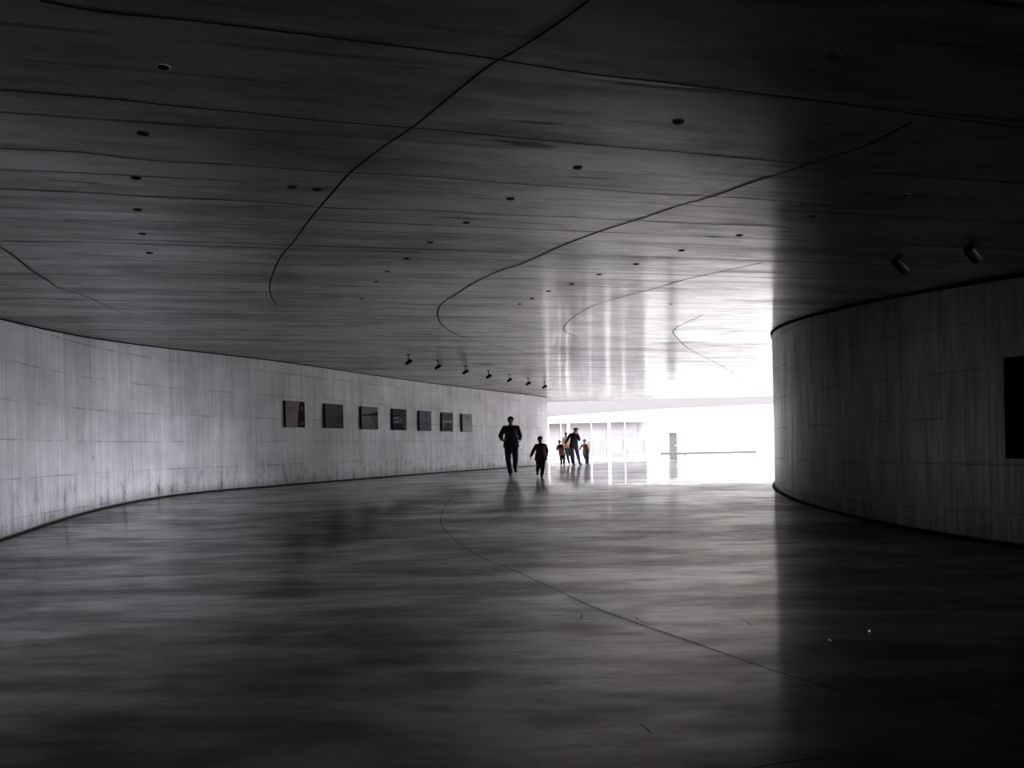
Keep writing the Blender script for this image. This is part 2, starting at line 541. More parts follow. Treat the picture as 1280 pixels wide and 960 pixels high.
J = [  # curved joints
    ([(0, 308), (20, 322), (40, 338), (62, 352), (75, 360), (110, 371), (140, 385), (165, 393)], .013),
    ([(735, 0), (690, 33), (640, 65), (610, 82), (560, 122), (520, 155), (480, 182), (440, 213), (420, 235), (390, 270), (368, 300), (350, 322), (340, 345), (337, 360), (340, 372), (346, 381)], .014),
    ([(1140, 152), (1085, 180), (1050, 192), (1010, 205), (973, 217), (945, 225.5), (893, 244), (844, 258), (806.6, 271), (750, 289), (701, 307.5), (651, 330), (625, 338), (594.5, 352), (573.5, 365), (554.7, 377), (548, 386), (547.6, 397), (556, 409), (579, 421), (612, 430), (650, 439), (684, 448)], .020),
    ([(952, 328), (898, 340), (853, 350), (825, 358.6), (792.5, 367), (755, 377), (731.6, 386.7), (710.5, 401), (704.6, 410), (708, 415), (722, 421)], .018),
    ([(877, 394), (858, 403), (846, 409), (842, 417), (858, 433.6), (874.5, 443), (895.6, 453.5), (914, 464), (935.5, 474.6)], .018),
    ([(559, 446), (579, 451), (610, 456), (631, 461)], .018),
]
LN = [  # straight board joints
    ([(50, 0), (130, 14), (250, 26), (380, 42), (500, 57), (600, 70), (640, 76.5), (740, 92), (800, 98.5), (920, 113), (1012, 124), (1147, 142), (1275, 159)], .022),
    ([(0, 112), (130, 122), (220, 132), (300, 139), (380, 148), (460, 155), (560, 163), (640, 171), (680, 175), (785, 184), (856, 190), (980, 202), (1010, 204)], .022),
    ([(0, 185), (100, 190), (190, 200), (300, 206), (400, 213.3), (437, 215), (517, 219), (573, 223), (634, 228.5), (700, 232.5), (731, 235), (820, 242), (891, 245), (980, 251), (1040, 257), (1110, 262)], .020),
    ([(0, 236), (100, 240), (200, 246), (330, 252), (400, 258.5), (458, 261), (540, 262.5), (599, 267), (700, 270.5), (783, 274.7), (867, 279), (961, 282), (990, 286)], .026),
    ([(78, 275), (244, 278), (375, 284), (484, 289.5), (569, 292), (634, 294), (710, 297)], .020),
    ([(0, 301), (125, 303), (219, 306.5), (312, 309), (400, 312.5), (489, 314), (527, 315.5)], .030),
    ([(680, 317), (757, 320), (844, 324), (980, 326)], .022),
    ([(0, 341), (175, 342), (337, 344.5), (400, 346), (587, 347.5), (700, 348.5), (785, 350), (891, 352), (966, 352.5)], .026),
    ([(400, 330), (505, 332), (622, 335)], .022),
    ([(400, 358), (517, 358.3)], .03), ([(680, 335), (760, 336.5), (850, 338), (970, 340)], .016),
    ([(690, 437), (770, 436), (830, 434.5)], .05), ([(900, 340), (980, 340.5)], .03),
]
for pix, w in J:
    strip(mb, pix, HT, w, -.003, 1)
for pix, w in LN:
    strip(mb, pix, HT, w * .6, -.0025, 1, 4)
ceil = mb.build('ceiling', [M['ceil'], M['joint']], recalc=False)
for p in ceil.data.polygons:
    p.use_smooth = False
board_uv(ceil.data)
tag(ceil, kind='structure')

# ------------------------------------------------------------------ walls
def resample(pts, step):
    out = [pts[0].copy()]; acc = 0.0
    for a, b in zip(pts[:-1], pts[1:]):
        L = (b - a).length; t = step - acc
        while t <= L:
            out.append(a + (b - a) * (t / L)); t += step
        acc = (acc + L) % step
    out.append(pts[-1].copy())
    return out


def wall_strip(name, path, thick, mat, side, hgt=HT, base=None):
    """A wall standing along a plan curve: front face on the curve, thickness to one side, with its ends closed."""
    n = len(path); u = 0.0; us = [0.0]
    for a, b in zip(path[:-1], path[1:]):
        u += (b - a).length; us.append(u)
    nz = 12
    vs, uv1, uv2, fs = [], [], [], []
    for layer in (0, 1):
        for i, p in enumerate(path):
            a = path[max(0, i - 1)]; b = path[min(n - 1, i + 1)]
            d = (b - a).normalized(); nr = Vector((-d.y, d.x, 0)) * side * thick * layer
            q = p + nr
            zb = (fz(p.y) if base is None else base) - .02
            for k in range(nz + 1):
                z = zb + (((cz(p.y) if base is None else base + hgt) + .01) - zb) * k / nz
                vs.append((q.x, q.y, z)); uv1.append((us[i], z)); uv2.append((us[i], z - zb))
    w = nz + 1
    for layer in (0, 1):
        o = layer * n * w
        for i in range(n - 1):
            for k in range(nz):
                f = (o + i * w + k, o + (i + 1) * w + k, o + (i + 1) * w + k + 1, o + i * w + k + 1)
                fs.append(f if layer == 0 else tuple(reversed(f)))
    for i in (0, n - 1):
        for k in range(nz):
            fs.append((i * w + k, i * w + k + 1, n * w + i * w + k + 1, n * w + i * w + k))
    for i in range(n - 1):
        fs.append((i * w + nz, (i + 1) * w + nz, n * w + (i + 1) * w + nz, n * w + i * w + nz))
    me = bpy.data.meshes.new(name); me.from_pydata(vs, [], fs); me.update()
    for nm, data in (('wall', uv1), ('height', uv2)):
        lay = me.uv_layers.new(name=nm)
        for l in me.loops:
            lay.data[l.index].uv = data[l.vertex_index]
    bm = bmesh.new(); bm.from_mesh(me); bmesh.ops.recalc_face_normals(bm, faces=bm.faces); bm.to_mesh(me); bm.free()
    for p in me.polygons:
        p.use_smooth = False
    me.materials.append(mat)
    o = bpy.data.objects.new(name, me); C.objects.link(o)
    tag(o, kind='structure')
    return o


V2 = lambda x, y: Vector((x, y, 0))
LW = [V2(-6.2, -7.4), V2(-6.2, -2), V2(-6.3, 3), V2(-6.62, 7.4), V2(-7.16, 11.2), V2(-7.42, 12.97), V2(-7.50, 14.6), V2(-7.32, 16.1), V2(-6.98, 17.25), V2(-6.36, 18.6), V2(-5.90, 19.55), V2(-5.14, 21.4),
      V2(-4.40, 23.35), V2(-3.55, 25.5), V2(-2.62, 27.7), V2(-1.48, 30.1), V2(0.0, 33.15), V2(1.66, 36.7)]
LWP = resample(catmull(LW, 10), .25)
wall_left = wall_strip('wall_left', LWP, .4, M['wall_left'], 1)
CC, CR = V2(15.0, 13.25), 10.13
RWP = [CC + V2(math.cos(t), math.sin(t)) * CR for t in [math.radians(-90 - i * 1.5) for i in range(0, 241)]]
# the free-standing drum on the right: a closed curved wall
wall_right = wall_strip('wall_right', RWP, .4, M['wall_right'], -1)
wall_back = wall_strip('wall_back', [V2(-7 + .5 * i, -7) for i in range(38)], .4, M['wall_back'], -1)

# far side of the court
def flat_wall(name, p0, p1, z0, z1, thick, mat, side):
    a, b = V2(*p0), V2(*p1)
    d = (b - a).normalized(); nr = Vector((-d.y, d.x, 0)) * side * thick
    m = MB()
    m.add([(q.x, q.y, z) for z in (z0, z1) for q in (a, b, b + nr, a + nr)],
          [(0, 1, 2, 3), (4, 5, 6, 7), (0, 1, 5, 4), (1, 2, 6, 5), (2, 3, 7, 6), (3, 0, 4, 7)])
    o = m.build(name, mat); tag(o, kind='structure'); return o


YF = 45.0
GX0, GX1, GZ1 = -9.0, 7.72, 2.12                        # glazed front


def far_x(px): return (ray(px, 560) * YF).x
def far_z(px, py): return EYE.z + (ray(px, py) * YF).z


flat_wall('wall_far', (GX1, YF), (26, YF), -.05, 3.9, .4, M['white'], 1)
# lintel wall above the glazing
flat_wall('wall_far_lintel', (GX0 - 6, YF), (GX1, YF), GZ1 + .18, 3.9, .4, M['white'], 1)
flat_wall('wall_sun_block', (25.6, 24), (25.6, YF), -.05, 9.0, .4, M['white'], -1)  # unseen wall added to block the low sun from the court
flat_wall('wall_far_left', (-15, YF), (GX0, YF), -.05, GZ1 + .18, .4, M['white'], 1)

# curved fascia of the roof across the court
mb = MB()
fp = []
for i in range(61):
    t = i / 60
    x = -14 + 40 * t
    px = 640 + 1000 * x / 43.6
    if px < 685: pb = 521 + (685 - px) * .01
    else:
        k = (px - 685) / 282.0
        pb = 521 - 22.5 * k + 6.5 * k * k
    if px > 1060: pb = 508
    zb = EYE.z + (ray(px, pb) * 43.6).z
    fp.append((x, 43.6 + .00 * x, zb))
vs = []
for (x, y, zb) in fp:
    vs += [(x, y, zb), (x, y, 3.9), (x, y + .30, 3.9), (x, y + .30, zb)]
fs = []
for i in range(60):
    b = 4 * i
    for k in range(4):
        fs.append((b + k, b + (k + 1) % 4, b + 4 + (k + 1) % 4, b + 4 + k))
fs += [(0, 1, 2, 3), (240, 241, 242, 243)]
mb.add(vs, fs)
tag(mb.build('trim_1', M['fascia']), kind='structure')

# ------------------------------------------------------------------ glazed front of the far building
win = bpy.data.objects.new('window_1', None); C.objects.link(win); win.location = (GX0, YF, 0); tag(win, kind='structure')
W0 = Vector((GX0, YF, 0))


def rel(p): return Vector(p) - W0


fr = MB()
fr.box(rel(((GX0 + GX1) / 2, YF, GZ1 + .09)), (GX1 - GX0, .22, .18))
fr.box(rel(((GX0 + GX1) / 2, YF, .02)), (GX1 - GX0, .22, .06))
fr.box(rel((GX1 - .06, YF, GZ1 / 2)), (.16, .22, GZ1))
fr.box(rel((GX0 + .06, YF, GZ1 / 2)), (.16, .22, GZ1))
fr.build('window_frame', M['frame'], win, bevel=.008)
edges = []
for px, w in ((761.7, .16), (711, .15), (660, .16), (610, .16), (560, .16), (510, .16)):
    x = far_x(px); edges.append(x)
    MB().box(rel((x, YF, GZ1 / 2 + .02)), (w, .18, GZ1 - .02)).build('mullion', M['frame'], win, bevel=.006)
for px in (781.5, 739.5, 701.5, 686):
    x = far_x(px)
    MB().box(rel((x, YF + .03, GZ1 / 2 + .02)), (.07, .10, GZ1 - .02)).build('mullion', M['frame'], win, bevel=.004)
ex = [GX1] + edges + [GX0]
for a, b in zip(ex[:-1], ex[1:]):
    MB().box(rel(((a + b) / 2, YF + .06, GZ1 / 2)), (a - b, .012, GZ1)).build('pane', M['glass'], win)

# the room behind the glass
flat_wall('wall_room_back', (GX0 - .4, 50), (GX1 + .4, 50), -.05, 2.7, .3, M['room_wall'], 1)
flat_wall('wall_room_right', (GX1 + .1, YF + .4), (GX1 + .1, 50), -.05, 2.7, .3, M['room_blue'], -1)
flat_wall('wall_room_left', (GX0, YF + .4), (GX0, 50), -.05, 2.7, .3, M['room_wall'], 1)
mb = MB(); mb.box(((GX0 + GX1) / 2, 47.7, 2.76), (GX1 - GX0 + .1, 4.55, .12))
tag(mb.build('ceiling_room', M['white']), kind='structure')
mb = MB(); mb.box((5.9, 49.9, .78), (3.4, .1, 1.56))
tag(mb.build('trim_2', M['room_blue']), kind='structure')
for i in range(3):  # added fill lamps, unseen, that brighten the room behind the glass
    L = bpy.data.lights.new('room_fill_light', 'AREA'); L.shape = 'RECTANGLE'; L.size = 3.5; L.size_y = .9; L.energy = 330; L.color = (1, .96, .95)
    o = bpy.data.objects.new('room_fill_light', L); C.objects.link(o); o.location = (-4.5 + 5 * i, 47.4, 2.66)


def chair(loc, rz, label, mat):
    t = thing('high_back_chair', label, 'chair', loc, rz, 'chairs behind the glass front')
    m = MB(); m.box((0, 0, .44), (.44, .44, .07)); m.build('seat', mat, t, bevel=.02)
    m = MB(); m.box((0, .22, .80), (.42, .06, .62), Euler((-.12, 0, 0)).to_matrix()); m.build('backrest', mat, t, bevel=.025)
    for sx in (-1, 1):
        for sy in (-1, 1):
            MB().tube((sx * .18, sy * .18, .42), (sx * .205, sy * .21, 0), .017, .012, 10).build('leg', M['metal'], t)
    return t


chair((far_x(741) * 46.5 / 45, 46.5, 0), .5, 'slate chair behind the glass, standing just right of the boy in the open jacket', M['furn2'])
chair((far_x(750.5) * 46.7 / 45, 47.3, 0), -.4, 'slate chair behind the glass, beside the thick white mullion', M['furn2'])
chair((far_x(783) * 46.6 / 45, 46.3, 0), 1.3, 'slate chair behind the right-hand glass pane, left of the low table', M['furn2'])
chair((far_x(798.5) * 46.4 / 45, 46.3, 0), -1.2, 'slate chair behind the right-hand glass pane, right of the low table', M['furn2'])
t = thing('cafe_table', 'low blue-grey table between two chairs behind the right-hand glass pane', 'table', (far_x(791) * 47.3 / 45, 47.4, 0))
m = MB(); m.lathe((0, 0, .66), (0, 0, 1), [(.36, 0), (.38, .012), (.38, .03), (.36, .04)], 28); m.build('tabletop', M['furn'], t, smooth=True)
MB().tube((0, 0, .03), (0, 0, .66), .03, .03, 14).build('post', M['metal'], t, smooth=True)
m = MB(); m.lathe((0, 0, 0), (0, 0, 1), [(.24, 0), (.24, .015), (.05, .035)], 24); m.build('base', M['metal'], t, smooth=True)
t = thing('sofa', 'pale blue-grey sofa behind the glass, right of the thick white mullion', 'sofa', (far_x(771.5) * 47.4 / 45, 47.4, 0))
m = MB(); m.box((0, 0, .27), (.95, .75, .30)); m.build('seat', M['furn'], t, bevel=.04)
m = MB(); m.box((0, .32, .62), (.95, .16, .46)); m.build('backrest', M['furn'], t, bevel=.04)
for sx in (-1, 1):
    MB().box((sx * .53, 0, .36), (.13, .78, .48)).build('armrest', M['furn'], t, bevel=.035)
for sx in (-1, 1):
    for sy in (-1, 1):
        MB().tube((sx * .5, sy * .3, .14), (sx * .52, sy * .32, 0), .02, .015, 8).build('leg', M['metal'], t)

# ------------------------------------------------------------------ white wall: door and long low bench
dx0, dx1, dz1 = far_x(836.5), far_x(846), far_z(841, 541)
dr = bpy.data.objects.new('door_1', None); C.objects.link(dr); dr.location = ((dx0 + dx1) / 2, YF, 0); tag(dr, kind='structure')
dw = dx1 - dx0
MB().box((0, -.02, dz1 / 2), (dw - .04, .05, dz1 - .02)).build('door_leaf', M['door'], dr, bevel=.004)
m = MB()
for sx in (-1, 1): m.box((sx * dw / 2, -.03, dz1 / 2), (.04, .09, dz1))
m.box((0, -.03, dz1), (dw + .04, .09, .04)); m.build('door_frame', M['doorframe'], dr)
MB().tube((dw * .36, -.075, .75), (dw * .36 - .08, -.075, .75), .012).build('door_handle', M['metal'], dr)
bx0, bx1 = far_x(827), far_x(943)
t = thing('bench', 'long low grey bench along the white wall across the court', 'bench', ((bx0 + bx1) / 2 * 44.2 / 45, 44.2, 0))
bl = bx1 - bx0
m = MB(); m.box((0, 0, .31), (bl, .42, .13)); m.build('seat', M['bench'], t, bevel=.008)
for i in range(5):
    MB().box(((-.5 + i / 4) * (bl - .1), 0, .125), (.07, .36, .25)).build('leg', M['frame'], t, bevel=.005)

# ------------------------------------------------------------------ kerbs at the wall feet
def kerb(name, path, side, w, h, gapw, mats):
    m = MB(); n = len(path); vs = []
    prof = [(0, -.02), (0, h), (w, h - .01), (w, .012), (w + gapw, .012), (w + gapw, -.02)]
    for i, p in enumerate(path):
        a = path[max(0, i - 1)]; b = path[min(n - 1, i + 1)]
        d = (b - a).normalized(); nr = Vector((-d.y, d.x, 0)) * side
        for r, z in prof:
            q = p + nr * (r - .004); vs.append((q.x, q.y, fz(p.y) + z))
    k = len(prof)
    for i in range(n - 1):
        for j in range(k - 1):
            m.add([], [])
    m.add(vs, [])
    for i in range(n - 1):
        for j in range(k - 1):
            m.f.append((i * k + j, (i + 1) * k + j, (i + 1) * k + j + 1, i * k + j + 1)); m.m.append(0 if j < 2 else 1)
    m.f.append(tuple(range(k))); m.m.append(0)
    m.f.append(tuple(range((n - 1) * k, n * k))); m.m.append(0)
    o = m.build(name, mats); tag(o, kind='structure'); return o


kerb('baseboard_left', LWP[4:-4], -1, .05, .035, .015, [M['kerb'], M['gap']])
kerb('baseboard_right', RWP[:170], 1, .04, .035, .015, [M['kerb'], M['gap']])
# shadow gap where the walls meet the ceiling
def shadow_gap(name, path, side, w=.035, h=.03):
    m = MB(); vs = []; n = len(path)
    for i, p in enumerate(path):
        a = path[max(0, i - 1)]; b = path[min(n - 1, i + 1)]
        d = (b - a).normalized(); nr = Vector((-d.y, d.x, 0)) * side
        z = cz(p.y)
        for r, zz in ((-.004, -h), (w, -h), (w, .004), (-.004, .004)):
            q = p + nr * r; vs.append((q.x, q.y, z + zz))
    fs = []
    for i in range(n - 1):
        for k in range(4):
            fs.append((4 * i + k, 4 * i + (k + 1) % 4, 4 * i + 4 + (k + 1) % 4, 4 * i + 4 + k))
    m.add(vs, fs)
    tag(m.build(name, M['gap']), kind='structure')


shadow_gap('trim_3', LWP[4:], -1, .02, .018)
shadow_gap('trim_4', RWP, 1, .03, .035)

# ------------------------------------------------------------------ prints on the walls
def wall_at(px, path):
    d = ray(px, 540); s = d.x / d.y
    best = None
    for a, b in zip(path[:-1], path[1:]):
        fa, fb = a.x - s * a.y, b.x - s * b.y
        if fa * fb <= 0 and a.y > 2 and b.y > 2:
            t = fa / (fa - fb) if fa != fb else 0
            p = a + (b - a) * t
            if best is None or p.y < best.y: best = p
    return best


PK = 2.3


def pmat(name, v, tint=(1, 1, 1), v2=None, scale=2.0):
    m = N(name)
    z = m.sep(m.obj())[2]
    nz = m.noise(m.obj(), scale, 4)
    f = m.math('ADD', m.ramp(z, .05, .55), m.math('MULTIPLY', m.math('SUBTRACT', nz, .5), .7), clamp=True)
    v2 = v if v2 is None else v2
    m.l(m.mix(f, g(v * PK, tint), g(v2 * PK, tint)), m.p.inputs['Base Color'])
    m.p.inputs['Roughness'].default_value = .85
    m.p.inputs['Specular IOR Level'].default_value = .0
    return m.mat


PR = [  # px left, right, top, bottom, label, base look, flat shapes (unit coords, material)
    (354.7, 378.9, 501.7, 534.2, 'grey print with a tall dark figure down its right side, nearest of the row',
     pmat('print_grey_figure', .12, (1, .97, .95), .10),
     [([(.60, 0), (1, 0), (1, .97), (.92, 1), (.74, 1), (.68, .8), (.62, .4)], .012, (1.2, .95, .95)), ([(.78, .68), (.86, .66), (.87, .82), (.80, .84)], .06, (1.1, .9, .85)),
      ([(.06, .72), (.34, .70), (.36, .73), (.08, .76)], .05, (1, 1, 1)), ([(.10, .84), (.30, .80), (.38, .74), (.26, .83)], .06, (1, 1, 1)), ([(.72, .08), (.95, .10), (.94, .24), (.76, .22)], .04, (1.1, 1, .9))]),
    (404.0, 427.0, 505.2, 535.5, 'plain dark slate-green print, second nearest of the row',
     pmat('print_slate', .038, (.93, 1, 1.03), .045),
     [([(.10, .16), (.92, .14), (.92, .155), (.10, .175)], .065, (1, 1, 1)), ([(.40, .20), (.62, .46), (.70, .52), (.52, .26)], .06, (.93, 1, 1)), ([(.55, .30), (.78, .60), (1, .62), (1, .3), (.8, .2)], .03, (.9, 1, 1.05))]),
    (449.6, 470.6, 508.8, 536.7, 'grey print crossed by a dark slanting wedge near its top',
     pmat('print_grey_wedge', .065, (1, .98, .98), .085),
     [([(0, .64), (.34, .66), (.62, .74), (1, .80), (1, .62), (.6, .62), (.3, .60), (0, .58)], .014, (1, 1, 1.08)), ([(.55, .60), (1, .62), (1, .02), (.84, .02)], .045, (1, 1, 1.08))]),
    (488.8, 506.2, 511.3, 537.7, 'dark navy print with jagged light bands at left',
     pmat('print_navy', .042, (.92, .95, 1.2), .032),
     [([(.06, .50), (.40, .55), (.46, .62), (.30, .60), (.10, .58)], .13, (.98, 1, 1.05)), ([(.06, .34), (.36, .37), (.62, .44), (.66, .49), (.40, .43), (.06, .41)], .12, (.98, 1, 1.05)),
      ([(0, .02), (.86, .02), (.70, .30), (.2, .28), (0, .24)], .014, (.95, .97, 1.15)), ([(.12, .64), (.5, .66), (.44, .74), (.16, .72)], .012, (1, 1, 1.1))]),
    (522.0, 537.3, 513.9, 538.7, 'muted violet-grey print with a faint darker patch, third from the far end',
     pmat('print_violet', .062, (.97, .95, 1.2), .070),
     [([(.30, .10), (.72, .12), (.76, .40), (.52, .47), (.30, .38)], .050, (.97, .95, 1.2)), ([(.36, .62), (.62, .60), (.70, .80), (.44, .84)], .055, (.97, .95, 1.2))]),
    (550.7, 564.6, 515.9, 539.4, 'grey print with a dark arch below a pale band, next to the far end',
     pmat('print_arch', .075, (1, .99, .98), .050),
     [([(.12, .05), (.88, .05), (.84, .30), (.70, .44), (.50, .49), (.34, .42), (.16, .24)], .035, (1, 1, .98)), ([(.05, .50), (.95, .50), (.95, .56), (.5, .54), (.05, .56)], .16, (1, 1, 1))]),
    (575.4, 588.3, 517.6, 539.7, 'pale grey misty print, farthest of the row',
     pmat('print_mist', .16, (1, .99, 1), .11),
     [([(.35, .74), (.68, .72), (.74, .84), (.46, .90)], .08, (1, 1, 1)), ([(.0, .0), (.12, .0), (.08, .98), (.0, 1)], .06, (1, 1, 1))]),
]
_sm = {}


def flat(v, tint):
    k = (round(v, 3), tuple(tint))
    if k not in _sm:
        _sm[k] = simple('print_ink', g(v * PK, tint), .85, spec=0, var=.15, scale=12)
    return _sm[k]


pic_pts = []
for k, (xl, xr, yt, yb, lab, pm, shapes) in enumerate(PR):
    A, B = wall_at(xl, LWP), wall_at(xr, LWP)
    c = (A + B) / 2
    d = (B - A).normalized(); w = (B - A).length
    nrm = Vector((d.y, -d.x, 0))                     # towards the passage
    xm = (xl + xr) / 2; tt = c.y
    zt, zb = EYE.z + (ray(xm, yt) * tt).z, EYE.z + (ray(xm, yb) * tt).z
    h = zt - zb
    t = thing('art_print', lab, 'picture', (c.x + nrm.x * .012, c.y + nrm.y * .012, zb), 0, 'framed prints along the left wall')
    t.rotation_euler = (0, 0, math.atan2(d.y, d.x))  # local x along the wall, local -y into the passage
    DEP = .055
    m = MB(); m.box((0, -DEP / 2, h / 2), (w, DEP, h)); m.build('mount', M['print_edge'], t, bevel=.003)
    mats = [pm]; m = MB()
    e = .008
    m.box((0, -DEP - .002, h / 2), (w - 2 * e, .004, h - 2 * e), mi=0)
    for s_i, (poly, v, tint) in enumerate(shapes):
        mats.append(flat(v, tint)); yy = -DEP - .005 - .0006 * s_i
        m.add([(-w / 2 + e + (w - 2 * e) * p[0], yy, e + (h - 2 * e) * p[1]) for p in poly], [tuple(range(len(poly)))], s_i + 1)
    m.build('print', mats, t)
    pic_pts.append(Vector((c.x, c.y, (zt + zb) / 2)))

# big dark print on the drum, cut by the right edge of the frame
A = wall_at(1262, RWP); d0 = ray(1262, 540)
dirr = (A - CC).normalized()
ang0 = math.atan2(dirr.y, dirr.x)
tt = A.y
zt, zb = EYE.z + (ray(1262, 447.5) * tt).z, EYE.z + (ray(1262, 573) * tt).z
wd = .95
ang1 = ang0 + 2 * math.asin(wd / 2 / (CR + .05))
am = (ang0 + ang1) / 2
nrm = V2(math.cos(am), math.sin(am)); c = CC + nrm * (CR + .004)
t = thing('art_print', 'large black print on the dark right wall, cut by the frame', 'picture', (c.x, c.y, zb))
t.rotation_euler = (0, 0, math.atan2(nrm.y, nrm.x) + PI / 2)
h = zt - zb
m = MB(); m.box((0, -.035, h / 2), (wd, .07, h)); m.build('mount', M['print_edge'], t, bevel=.004)
m = MB(); m.box((0, -.072, h / 2), (wd - .03, .004, h - .03)); m.build('print', pmat('print_black', .004, (1, 1, 1), .006), t)
right_pic = Vector((c.x, c.y, (zt + zb) / 2))

# ------------------------------------------------------------------ ceiling spotlights
def spot(px, py, target, drop, hl, hr, label):
    p = hit_h(px, py, HT)
    t = thing('ceiling_spotlight', label, 'spotlight', (p.x, p.y, p.z), 0, 'black ceiling spotlights')
    m = MB(); m.lathe((0, 0, .002), (0, 0, -1), [(.045, 0), (.045, .016), (.030, .022)], 20); m.build('ceiling_plate', M['black'], t, smooth=True)
    MB().tube((0, 0, -.015), (0, 0, -drop), .009, .009, 10).build('stem', M['black'], t, smooth=True)
    j = Vector((0, 0, -drop))
    a = (target - (p + j)).normalized()
    m = MB(); m.ell(j, .018, nu=12, nv=8); m.build('swivel_joint', M['black'], t, smooth=True)
    up = Vector((0, 0, 1)); up = (up - a * up.dot(a)).normalized()
    b0 = j - up * (hr + .006) - a * hl * .42
    m = MB(); m.lathe(b0, a, [(hr * .86, 0), (hr, .012), (hr, hl - .004), (hr * .93, hl), (hr * .88, hl - .012)], 24)
    hd = m.build('lamp_head', M['black'], t, smooth=True)
    m = MB(); m.lathe(b0, a, [(hr * .86, hl - .016), (hr * .86, hl - .012)], 20); m.build('lens', M['lens'], hd)
    return t


SPX = [(510.3, 443.5), (547, 450), (581.5, 457), (610.5, 463), (636.7, 467.8), (660, 472.5), (680.3, 477)]
SPL = ['black ceiling spotlight aimed at the print with the tall figure, nearest of the far row', 'second black spotlight of the far row, aimed at the slate-green print',
       'third black spotlight of the far row, aimed at the print with the slanting wedge', 'middle black spotlight of the far row of seven, aimed at the navy print',
       'black spotlight aimed at the violet-grey print, third from the far end of the row', 'black spotlight aimed at the print with the dark arch, second from the far end',
       'farthest black ceiling spotlight, aimed at the pale misty print by the opening']
for (x, y), lab, tg in zip(SPX, SPL, pic_pts):
    p = hit_h(x, y, HT)
    sc = p.y / 1000.0
    spot(x, y, tg + Vector((0, 0, -.4)), .115 + .0006 * p.y, .165, .042, lab)
spot(1126.5, 318, right_pic + Vector((0, 0, 0)), .05, .17, .05, 'black ceiling spotlight above the right wall, left one of two')
spot(1217, 303, right_pic + Vector((.35, -.25, 0)), .05, .17, .05, 'black ceiling spotlight above the right wall, right one of two, near the frame edge')

# ------------------------------------------------------------------ recessed downlights
def downlight(px, py, label, grp, r=.023, pale=False):
    p = hit_h(px, py, HT)
    t = thing('recessed_downlight', label, 'downlight', (p.x, p.y, p.z), 0, grp)
    m = MB()
    n = 24
    prof = [(r * 1.25, .001), (r * 1.22, -.004), (r * 1.05, -.005), (r, -.004), (r, .0)]
    m.lathe((0, 0, 0), (0, 0, 1), prof, n)
    m.build('trim_ring', M['ring_light'] if pale else M['ring'], t, smooth=True)
    m = MB(); m.lathe((0, 0, -.0055), (0, 0, 1), [(r, 0), (r, .004)], n); m.build('cup', M['pit'], t)
    return t


ROW1 = [(848, 152), (722, 209), (638, 248), (583, 278), (538, 303), (508, 323), (484, 339), (470, 352), (452, 373)]
ORD = ['nearest', 'second nearest', 'third nearest', 'fourth', 'fifth', 'sixth', 'seventh', 'eighth', 'ninth']
for (x, y), o_ in zip(ROW1, ORD):
    downlight(x, y, o_ + ' dark recessed downlight in the row crossing the middle of the ceiling', 'downlights in the middle row')
ROW2 = [(1016, 270), (924, 294), (852, 313), (795, 330), (749, 343), (715, 355), (686, 364), (665, 373), (649.6, 380)]
for (x, y), o_ in zip(ROW2, ORD):
    downlight(x, y, o_ + ' dark recessed downlight in the row heading for the bright opening', 'downlights in the right row')
ROW3 = [(204, 83), (179, 166.5), (170, 222), (172, 262), (178, 292), (187, 316)]
for k, ((x, y), o_) in enumerate(zip(ROW3, ORD)):
    downlight(x, y, o_ + (' recessed downlight in the left row, with a pale glinting rim' if k == 0 else ' dark recessed downlight in the row over the left of the ceiling'), 'downlights in the left row', pale=(k == 0))
downlight(1043, 70, 'lone recessed downlight in the dark panel at upper right', 'single downlights')
downlight(1132, 243, 'recessed downlight with pale rim over the dark right wall', 'single downlights', pale=True)
downlight(839, 380, 'small recessed downlight in the brightest stretch of ceiling', 'single downlights')
downlight(365, 233.5, 'recessed downlight in the dark ceiling beside the long curved joint, left one of a pair', 'single downlights')
downlight(396, 236.5, 'recessed downlight in the dark ceiling beside the long curved joint, right one of a pair', 'single downlights')

# two pale specks on the dark floor at right
for (px, py), lab in (((1036, 801), 'small pale paper on the dark floor, larger and nearer of two'), ((1086, 790), 'tiny pale paper on the dark floor, right one of two')):
    p = hit_h(px, py, 0)
    m = MB(); r = .016 if px < 1060 else .011
    vs = []
    for k in range(8):
        a = 2 * PI * k / 8; rr = r * random.uniform(.7, 1.2); vs.append((rr * math.cos(a), rr * math.sin(a), random.uniform(.002, .012)))
    m.add(vs + [(0, 0, .015)] + [(v[0], v[1], v[2] - .002) for v in vs], [(k, (k + 1) % 8, 8) for k in range(8)] + [(k, 9 + k, 9 + (k + 1) % 8, (k + 1) % 8) for k in range(8)] + [tuple(reversed(range(9, 17)))])
    o = m.build('floor_speck', M['speck']); o.location = (p.x, p.y, fz(p.y)); tag(o, lab, 'litter', 'specks on the floor')

# ------------------------------------------------------------------ people
def remeshed(mb, name, mat, parent, voxel, smooth=4, cut=None):
    me = mb.mesh(name + '_tmp')
    bm = bmesh.new(); bm.from_mesh(me); bmesh.ops.recalc_face_normals(bm, faces=bm.faces); bm.to_mesh(me); bm.free()
    o = bpy.data.objects.new(name + '_tmp', me); C.objects.link(o)
    r = o.modifiers.new('r', 'REMESH'); r.mode = 'VOXEL'; r.voxel_size = voxel; r.use_smooth_shade = True
    s = o.modifiers.new('s', 'SMOOTH'); s.factor = .5; s.iterations = smooth
    dg = bpy.context.evaluated_depsgraph_get(); dg.update()
    ne = bpy.data.meshes.new_from_object(o.evaluated_get(dg))
    bpy.data.objects.remove(o); bpy.data.meshes.remove(me)
    ne.name = name
    ne.materials.clear(); ne.materials.append(mat)
    for p in ne.polygons: p.use_smooth = True
    ob = bpy.data.objects.new(name, ne); C.objects.link(ob); ob.parent = parent
    return ob


